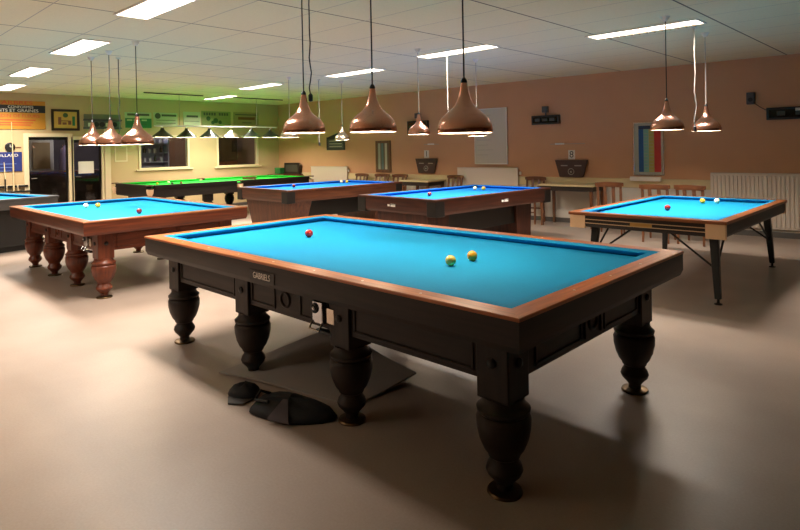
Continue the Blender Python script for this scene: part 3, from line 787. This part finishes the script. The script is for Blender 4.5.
r, a, h, yf = lboard('advertising_sign', 'orange advertising sign with a black band at the upper left', 'sign', 2.35, 3.585, 1.955, 2.53, M['sign_y'])
band(r, -a, a, .05, .2, yf, M['sign_black'])
RX = (PI/2,0,0)
def words_obj(body, size, mat, parent, loc, sx=1.0, gap=.45):
    ws = [text_obj('lettering', q, size, mat, parent, loc, RX, sx=sx) for q in body.split()]
    wd = [o.dimensions.x for o in ws]
    wd = [(max(v.co.x for v in o.data.vertices)-min(v.co.x for v in o.data.vertices))*sx for o in ws]
    x = loc[0]-(sum(wd)+gap*size*(len(ws)-1))/2
    for o, w_ in zip(ws, wd): o.location.x = x+w_/2; x += w_+gap*size
text_obj('lettering', 'CONFORMES', .075, M['white'], r, (.18,yf-.003,.16), RX)
words_obj('PLANTS ET GRAINES', .085, M['white'], r, (.06,yf-.003,.088), sx=1.1)
text_obj('lettering', 'ARBRES', .1, M['sign_red'], r, (.12,yf-.001,.245), RX, sx=1.6)
words_obj('JARDIN DE FLEURS', .085, M['sign_red'], r, (.1,yf-.001,-.02), sx=1.15)
for z in (-.1,-.155,-.2): band(r, -a+.1, a-.1-abs(z)*.8, z-.01, z+.008, yf, M['sign_red'], 'printed_line')
r, a, h, yf = lboard('framed_picture', 'framed picture with a yellow field above the glazed door', 'picture', 3.69, 4.23, 1.935, 2.385, plain('picture_ochre', (196,160,70), .6), .012, M['walnut']['x'], .05)
MB().lathe([(.05,0),(.05,.003),(0,.003)], n=16).build('picture_motif', M['inkgreen'], r, loc=(0,yf,.1), rot=RX)
for x, w, hh in ((-.11,.06,.16),(-.02,.08,.05),(.08,.06,.08)): MB().box(x-w/2,x+w/2,yf-.002,yf,-.1,-.1+hh).build('picture_motif', M['sign_brown'], r)
MB().box(.13,.185,yf-.002,yf,-.12,.08).build('picture_motif', M['sign_green'], r)
MB().box(-.13,.1,yf-.003,yf-.001,-.03,-.01).build('picture_motif', M['sign_brown'], r)
ck = lthing('wall_clock', 'round dark wall clock left of the glazed door', 'clock', 2.95, 1.6)
MB().lathe([(0,0),(.085,0),(.09,.02),(.075,.03),(.07,.022),(0,.022)], n=30).build('clock_case', M['black'], ck, rot=RX)
MB().box(-.004,.004,-.027,-.0225,0,.055).build('clock_hand', M['white'], ck); MB().box(0,.04,-.027,-.0225,-.004,.004).build('clock_hand', M['white'], ck)
MB().box(.1,.19,-.01,0,-.02,0).build('name_tag', M['sign_brown'], ck)
r, a, h, yf = lboard('information_sign', 'dark blue poster with a white heading below the clock', 'poster', 2.35, 3.15, 1.11, 1.50, M['sign_blue'])
words_obj('LE BILLARD', .075, M['white'], r, (.1,yf-.001,h-.07), sx=1.25)
for k in range(3): band(r, -.1, .3-.05*k, -.05-.07*k, -.035-.07*k, yf, plain('poster_line%d' % k, (90,110,170), .6), 'printed_line')
cr = lthing('cue_rack', 'black wall cue rack below the blue poster', 'cue rack', 2.98, .81)
for x in (-.22,0,.19): MB().box(x-.09,x+.07,-.05,0,-.02,.02).build('rack_bar', M['black'], cr, .004)
MB().box(-.3,.28,-.004,0,-.03,.03).build('rack_plate', M['frame'], cr)
MB().box(-.3,.3,-.14,0,-.12,-.09).build('rack_ledge', M['black'], cr, .003)
def cue(label, y, z0, z1, m0):
    r = thing('billiard_cue', label, 'cue', (XL+.09,y,0)); zm = z0+(z1-z0)*.42
    MB().tube([(0,0,z0),(0,0,zm)], .016, 10, .012).build('cue_butt', m0, r); MB().tube([(0,0,zm),(-.06,0,z1)], .011, 10, .006).build('cue_shaft', M['dado'], r)
cue('dark billiard cue standing at the cue rack, left of the pale one', 2.84, .7205, 1.3, M['black'])
cue('pale billiard cue standing at the cue rack in front of the blue poster', 2.98, .7205, 2.1, M['dado'])
# score abacus
sb2 = lthing('score_abacus', 'grey score abacus with dark discs above the second glazed door', 'score abacus', 4.7, 2.13)
MB().box(-.38,.38,-.02,0,-.16,.17).build('back_board', plain('abacus_grey', (108,112,92), .7), sb2, .003)
MB().box(-.4,.4,-.06,-.0205,.02,.06).build('abacus_rail', M['grey'], sb2, .003); MB().box(-.4,.4,-.05,-.0205,-.15,-.12).build('abacus_rail', M['grey'], sb2, .003)
for x in (-.14,-.02,.24): MB().lathe([(.055,0),(.055,.03),(0,.03)], n=18).build('score_disc', M['black'], sb2, loc=(x,-.0205,-.055), rot=RX)
for x in (-.24,.12): MB().box(x-.06,x+.06,-.03,-.0205,-.1,-.02).build('score_plate', M['white'], sb2)
# row of small advertising boards
gl = 'advertising boards in a row above the hatches'
r, a, h, yf = lboard('advertising_sign', 'pale advertising board with a dark green lower half above the copper lamps', 'sign', 5.18, 5.78, 2.01, 2.37, M['sign_pale'], group=gl)
band(r, -a, a, -h, .04, yf, M['sign_green']); band(r, -a+.05, a-.05, .1, .15, yf, M['ink'], 'printed_line'); 
for x in (-.2,-.05,.13): band(r, x-.06, x+.06, -.02, .015, yf-.002, M['sign_pale'], 'printed_line')
for x in (-.15,.1): band(r, x-.08, x+.08, -.1, -.085, yf-.002, M['inkgreen'], 'printed_line')
r, a, h, yf = lboard('advertising_sign', 'pale advertising board with a dark oval right of the green one', 'sign', 5.83, 6.41, 2.06, 2.38, M['sign_pale'], group=gl)
MB().lathe([(.07,0),(.07,.002),(0,.002)], n=20).build('printed_logo', M['ink'], r, loc=(-.19,yf,.08), rot=RX); band(r, -.1, a-.03, .07, .12, yf, M['ink'], 'printed_line')
for z in (-.02,-.09): band(r, -a+.06, a-.05, z-.006, z+.006, yf, M['ink'], 'printed_line')
r, a, h, yf = lboard('advertising_sign', 'small pale advertising board with dark script, third in the row', 'sign', 6.56, 7.0, 2.09, 2.42, M['sign_pale'], group=gl)
band(r, -.14, .16, .03, .08, yf, M['ink'], 'printed_line'); band(r, -a+.03, a-.03, -.07, -.06, yf, M['ink'], 'printed_line')
r, a, h, yf = lboard('advertising_sign', 'wide olive advertising board with green leaves, fourth in the row', 'sign', 7.03, 7.84, 2.08, 2.455, plain('sign_olive', (128,132,84), .6), group=gl)
for k in range(10):
    if k != 5: x = -a+.08+.07*k; band(r, x-.024, x+.024, .08, .15, yf, M['ink'], 'printed_letter')
for x, z, q in ((-.22,.0,.06),(-.02,-.05,.07),(.1,-.09,.05),(-.1,-.1,.05)): MB().lathe([(q,0),(q*.8,.003),(0,.003)], n=9).build('printed_leaf', M['inkgreen'], r, loc=(x,yf,z), rot=RX)
r, a, h, yf = lboard('advertising_sign', 'tan advertising board with brown lettering, last in the row before the corner', 'sign', 7.92, 8.67, 2.12, 2.455, M['sign_tan'], group=gl)
band(r, -.24, .26, -.03, .04, yf, M['sign_brown'], 'printed_line'); band(r, -a+.05, a-.05, .09, .115, yf, M['ink'], 'printed_line'); band(r, -.12, .16, -.12, -.1, yf, M['ink'], 'printed_line')
nt = lthing('paper_notice', 'white sheet of paper stuck on the second glazed door', 'notice', 4.365, 1.14)
nt.location.x = XL-.055; MB().box(-.155,.155,-.002,0,-.13,.13).build('sheet', M['white'], nt)
sw = lthing('notice_frame', 'pale framed sheet on the wall between the doors and the hatch', 'notice', 5.08, 1.42)
MB().box(-.14,.14,-.01,0,-.18,.18).build('panel', M['frame'], sw, .003); MB().box(-.11,.11,-.012,-.0105,-.15,.15).build('sheet', M['wallcream'], sw)

# ------------------------------------------------------------------ bar room seen through the glass
cnt = thing('bar_counter', 'dark brown bar counter behind the glazed doors', 'bar counter', (XL-1.1,4.1,0))
MB().box(-.3,.3,-1.8,1.2,0,1.02).build('counter_body', M['walnut']['y'], cnt); MB().box(-.36,.36,-1.85,1.25,1.02,1.06).build('counter_top', M['brownwood']['y'], cnt, .005)
su = thing('glass_shelf_unit', 'bluish shelf unit of glasses seen through the left hatch', 'shelf unit', (XL-.75,6.0,0), PI/2)
M['lilac'] = plain('shelf_lilac', (150,148,176), .6)
MB().box(-.36,.46,.1,.14,.2,1.95).box(-.36,-.33,-.16,.1,.2,1.95).box(.43,.46,-.16,.1,.2,1.95).box(-.36,.46,-.16,.14,0,.2).build('cabinet', M['lilac'], su)
for z in (1.2,1.42,1.66): MB().box(-.33,.43,-.16,.1,z-.01,z+.01).build('shelf', M['lilac'], su)
M['bottle'] = plain('bottle_green', (50,60,40), .2); M['glassware'] = plain('glassware', (190,190,205), .15)
i = 0
for z in (1.21,1.43,1.67):
    for x in (-.24,-.1,.03,.16,.31):
        k = i % 3; i += 1
        wpos = Matrix.Rotation(PI/2,4,'Z') @ Vector((x,-.03,0))
        hh = .1 if k else .16
        o = MB().lathe([(.0,0),(.035,0),(.04,hh*.6),(.03,hh),(0,hh)] if k else [(0,0),(.032,0),(.032,hh*.6),(.012,hh*.8),(.012,hh),(0,hh)], n=12).build('drinking_glass' if k else 'bottle', M['glassware'] if k else M['bottle'], loc=(XL-.75+wpos.x, 6.0+wpos.y, z))
        tag(o, 'glass on the bluish shelf behind the left hatch' if k else 'bottle on the bluish shelf behind the left hatch', 'glass' if k else 'bottle', 'glasses behind the hatch' if k else 'bottles behind the hatch')
fr = thing('display_fridge', 'white framed tan display cabinet behind the first glazed door', 'cabinet', (XL-1.9,3.98,0), PI/2)
MB().box(-.26,.26,-.02,.3,0,2.0).build('cabinet_body', M['white'], fr, .006); MB().box(-.18,.18,-.04,-.021,1.1,1.72).build('cabinet_door', plain('tan_card', (176,150,110), .6), fr)
ap_ = thing('hanging_coat', 'lavender coat hanging behind the first glazed door', 'coat', (XL-1.62,4.42,0))
m = MB(); rings = []
for z, w, d in ((1.0,.15,.05),(1.2,.15,.06),(1.4,.13,.05),(1.55,.12,.045),(1.62,.05,.03),(1.66,.02,.02)):
    rings.append([(d*math.cos(t*2*PI/14)*(1+.15*math.sin(3*t)), w*math.sin(t*2*PI/14), z) for t in range(14)])
m.loft(rings).build('coat_body', plain('lavender_cloth', (158,144,178), .9), ap_)
MB().tube([(0,0,1.65),(0,0,2.0)], .006).build('coat_hook', M['chrome'], ap_); MB().box(-.02,.3,-.03,.03,2.0,2.03).build('hook_rail', M['brownwood']['y'], ap_)
bs = thing('bottle_shelf', 'dark back-bar shelf behind the first glazed door', 'shelf', (XL-2.1,3.3,0), PI/2)
MB().box(-.5,.35,0,.25,0,1.2).build('base_cabinet', M['walnut']['z'], bs); MB().box(-.5,.35,.2,.25,1.2,2.0).build('back_panel', M['walnut']['z'], bs)
MB().box(-.5,.35,.02,.2,1.5,1.53).build('shelf', M['brownwood']['x'], bs)
for k in range(5):
    o = MB().lathe([(0,0),(.035,0),(.035,.15),(.012,.2),(.012,.26),(0,.26)], n=12).build('bottle', M['bottle'] if k % 2 else M['glassware'], loc=(XL-2.2,2.95+.15*k,1.2 if k < 3 else 1.53))
    tag(o, 'bottle on the back-bar shelf behind the first glazed door', 'bottle', 'bottles on the back bar')
cb = thing('reflection_cabinet', 'dark cabinet standing in for a reflection in the right hatch', 'cabinet', (XL-1.5,8.6,0), PI/2)  # dark block modelled in place of the reflection in the hatch glass
MB().box(-.3,.3,0,.3,1.15,1.85).build('cabinet_body', M['black'], cb, .005); MB().box(-.28,.28,-.02,-.0005,1.17,1.83).build('cabinet_door', M['darkshade'], cb); MB().box(-.3,.3,0,.3,0,1.15).build('cabinet_base', M['brownwood']['z'], cb)
def barlamp(x, y, e, c):
    r = thing('bar_lamp', 'small lamp on the bar room ceiling, %s' % ('behind the doors' if y < 7 else 'behind the right hatch'), 'ceiling light', (x,y,CZ))
    MB().lathe([(0,-.001),(.12,-.001),(.13,-.03),(.08,-.08),(0,-.09)], n=20).build('lamp_dome', M['bardome'], r)
    l = bpy.data.lights.new('bar_glow', 'POINT'); l.energy = e; l.color = c; l.shadow_soft_size = .12
    o = bpy.data.objects.new('bar_glow', l); COL.objects.link(o); o.parent = r; o.location = (0,0,-.25)
M['bardome'] = emit('lamp_dome', (255,236,214), 2)
barlamp(XL-1.0, 5.4, 60, (.85,.85,1)); barlamp(XL-1.0, 8.0, 45, (1,.75,.5))

# ------------------------------------------------------------------ under the front table
def folded_cover():
    m = MB(); P = [(-3.45,1.86),(-2.44,2.12),(-2.42,2.62),(-3.36,2.78)]
    n, k = 12, 8; top = []
    for i in range(n+1):
        u = i/n; row = []
        for j in range(k+1):
            v = j/k
            x = (P[0][0]*(1-u)+P[1][0]*u)*(1-v)+(P[3][0]*(1-u)+P[2][0]*u)*v; y = (P[0][1]*(1-u)+P[1][1]*u)*(1-v)+(P[3][1]*(1-u)+P[2][1]*u)*v
            z = .012+.10*(v**1.2)*(1-u*.7)+.012*math.sin(5*u+2*v)
            row.append((x,y,max(z,.012)))
        top.append(row)
    vt = [[m.bm.verts.new(p) for p in r] for r in top]; vb = [[m.bm.verts.new((p[0],p[1],p[2]-.01)) for p in r] for r in top]
    for i in range(n):
        for j in range(k):
            m.bm.faces.new((vt[i][j],vt[i+1][j],vt[i+1][j+1],vt[i][j+1])); m.bm.faces.new((vb[i][j],vb[i][j+1],vb[i+1][j+1],vb[i+1][j]))
    for i in range(n):
        for j in (0,k): m.bm.faces.new((vt[i][j],vt[i+1][j],vb[i+1][j],vb[i][j]))
    for j in range(k):
        for i in (0,n): m.bm.faces.new((vt[i][j],vt[i][j+1],vb[i][j+1],vb[i][j]))
    return m.build('dust_cover', plain('grey_cover', (158,148,140), .85, noise=.1, nscale=5), ang=60)
tag(folded_cover(), 'stiff grey folded dust cover lying under the front table', 'cover')
bag = thing('cloth_bag', 'crumpled black bag on the floor under the near edge of the front table', 'bag', (-2.66,1.85,0), .3)
def lump(rx, ry, hz, seed, c=(0,0)):
    m = MB(); rnd = random.Random(seed); rings = []
    n = 22
    for q, zz in ((1.0,0),(1.03,.15),(.92,.5),(.66,.85),(.3,1.0),(.02,1.02)):
        rings.append([(c[0]+rx*q*math.cos(2*PI*t/n)*(1+.12*math.sin(3*t*2*PI/n+seed)+.05*rnd.random()), c[1]+ry*q*math.sin(2*PI*t/n)*(1+.1*math.cos(2*t*2*PI/n)), hz*zz*(1+.15*math.sin(4*t*2*PI/n)*(1-q))) for t in range(n)])
    return m.loft(rings)
M['bagcloth'] = plain('black_bag_cloth', (20,18,20), .8, noise=.3, nscale=12, bump=.5)
lump(.25,.15,.07,1).build('bag_body', M['bagcloth'], bag, ang=120)
MB().loft([[(-.02,-.165,.02),(.12,-.16,.02),(.11,-.155,.03),(-.02,-.16,.03)],[(.0,-.06,.085),(.03,-.055,.085),(.03,-.05,.09),(.0,-.055,.09)]]).build('bag_flap', plain('bag_lining', (74,64,66), .8), bag)
MB().tube([(-.17,.05,.05),(-.2,.0,.08),(-.18,-.07,.06),(-.08,-.08,.07)], .008).build('bag_strap', M['black'], bag)
cap = thing('cap', 'round black cap on the floor left of the crumpled bag', 'cap', (-3.03,1.80,0), .5)
lump(.09,.08,.07,4).build('crown', M['bagcloth'], cap, ang=120)
MB().prism([(-.08,-.06),(-.03,-.14),(.06,-.13),(.085,-.04),(0,-.03)], 'z', .002, .012).build('brim', plain('cap_brim', (60,54,50), .6), cap, .003)

# ------------------------------------------------------------------ render settings
w = bpy.data.worlds.new('world'); SC.world = w; w.use_nodes = True
w.node_tree.nodes['Background'].inputs[0].default_value = (.5,.45,.4,1); w.node_tree.nodes['Background'].inputs[1].default_value = .02
SC.view_settings.view_transform = 'Standard'; SC.view_settings.look = 'None'; SC.view_settings.gamma = 1
SC.view_settings.exposure = 0.0; SC.view_settings.use_curve_mapping = False
cy = SC.cycles; cy.use_denoising = True; cy.max_bounces = 8; cy.diffuse_bounces = 5; cy.glossy_bounces = 4; cy.transparent_max_bounces = 8; cy.sample_clamp_indirect = 6
cy.caustics_reflective = False; cy.caustics_refractive = False
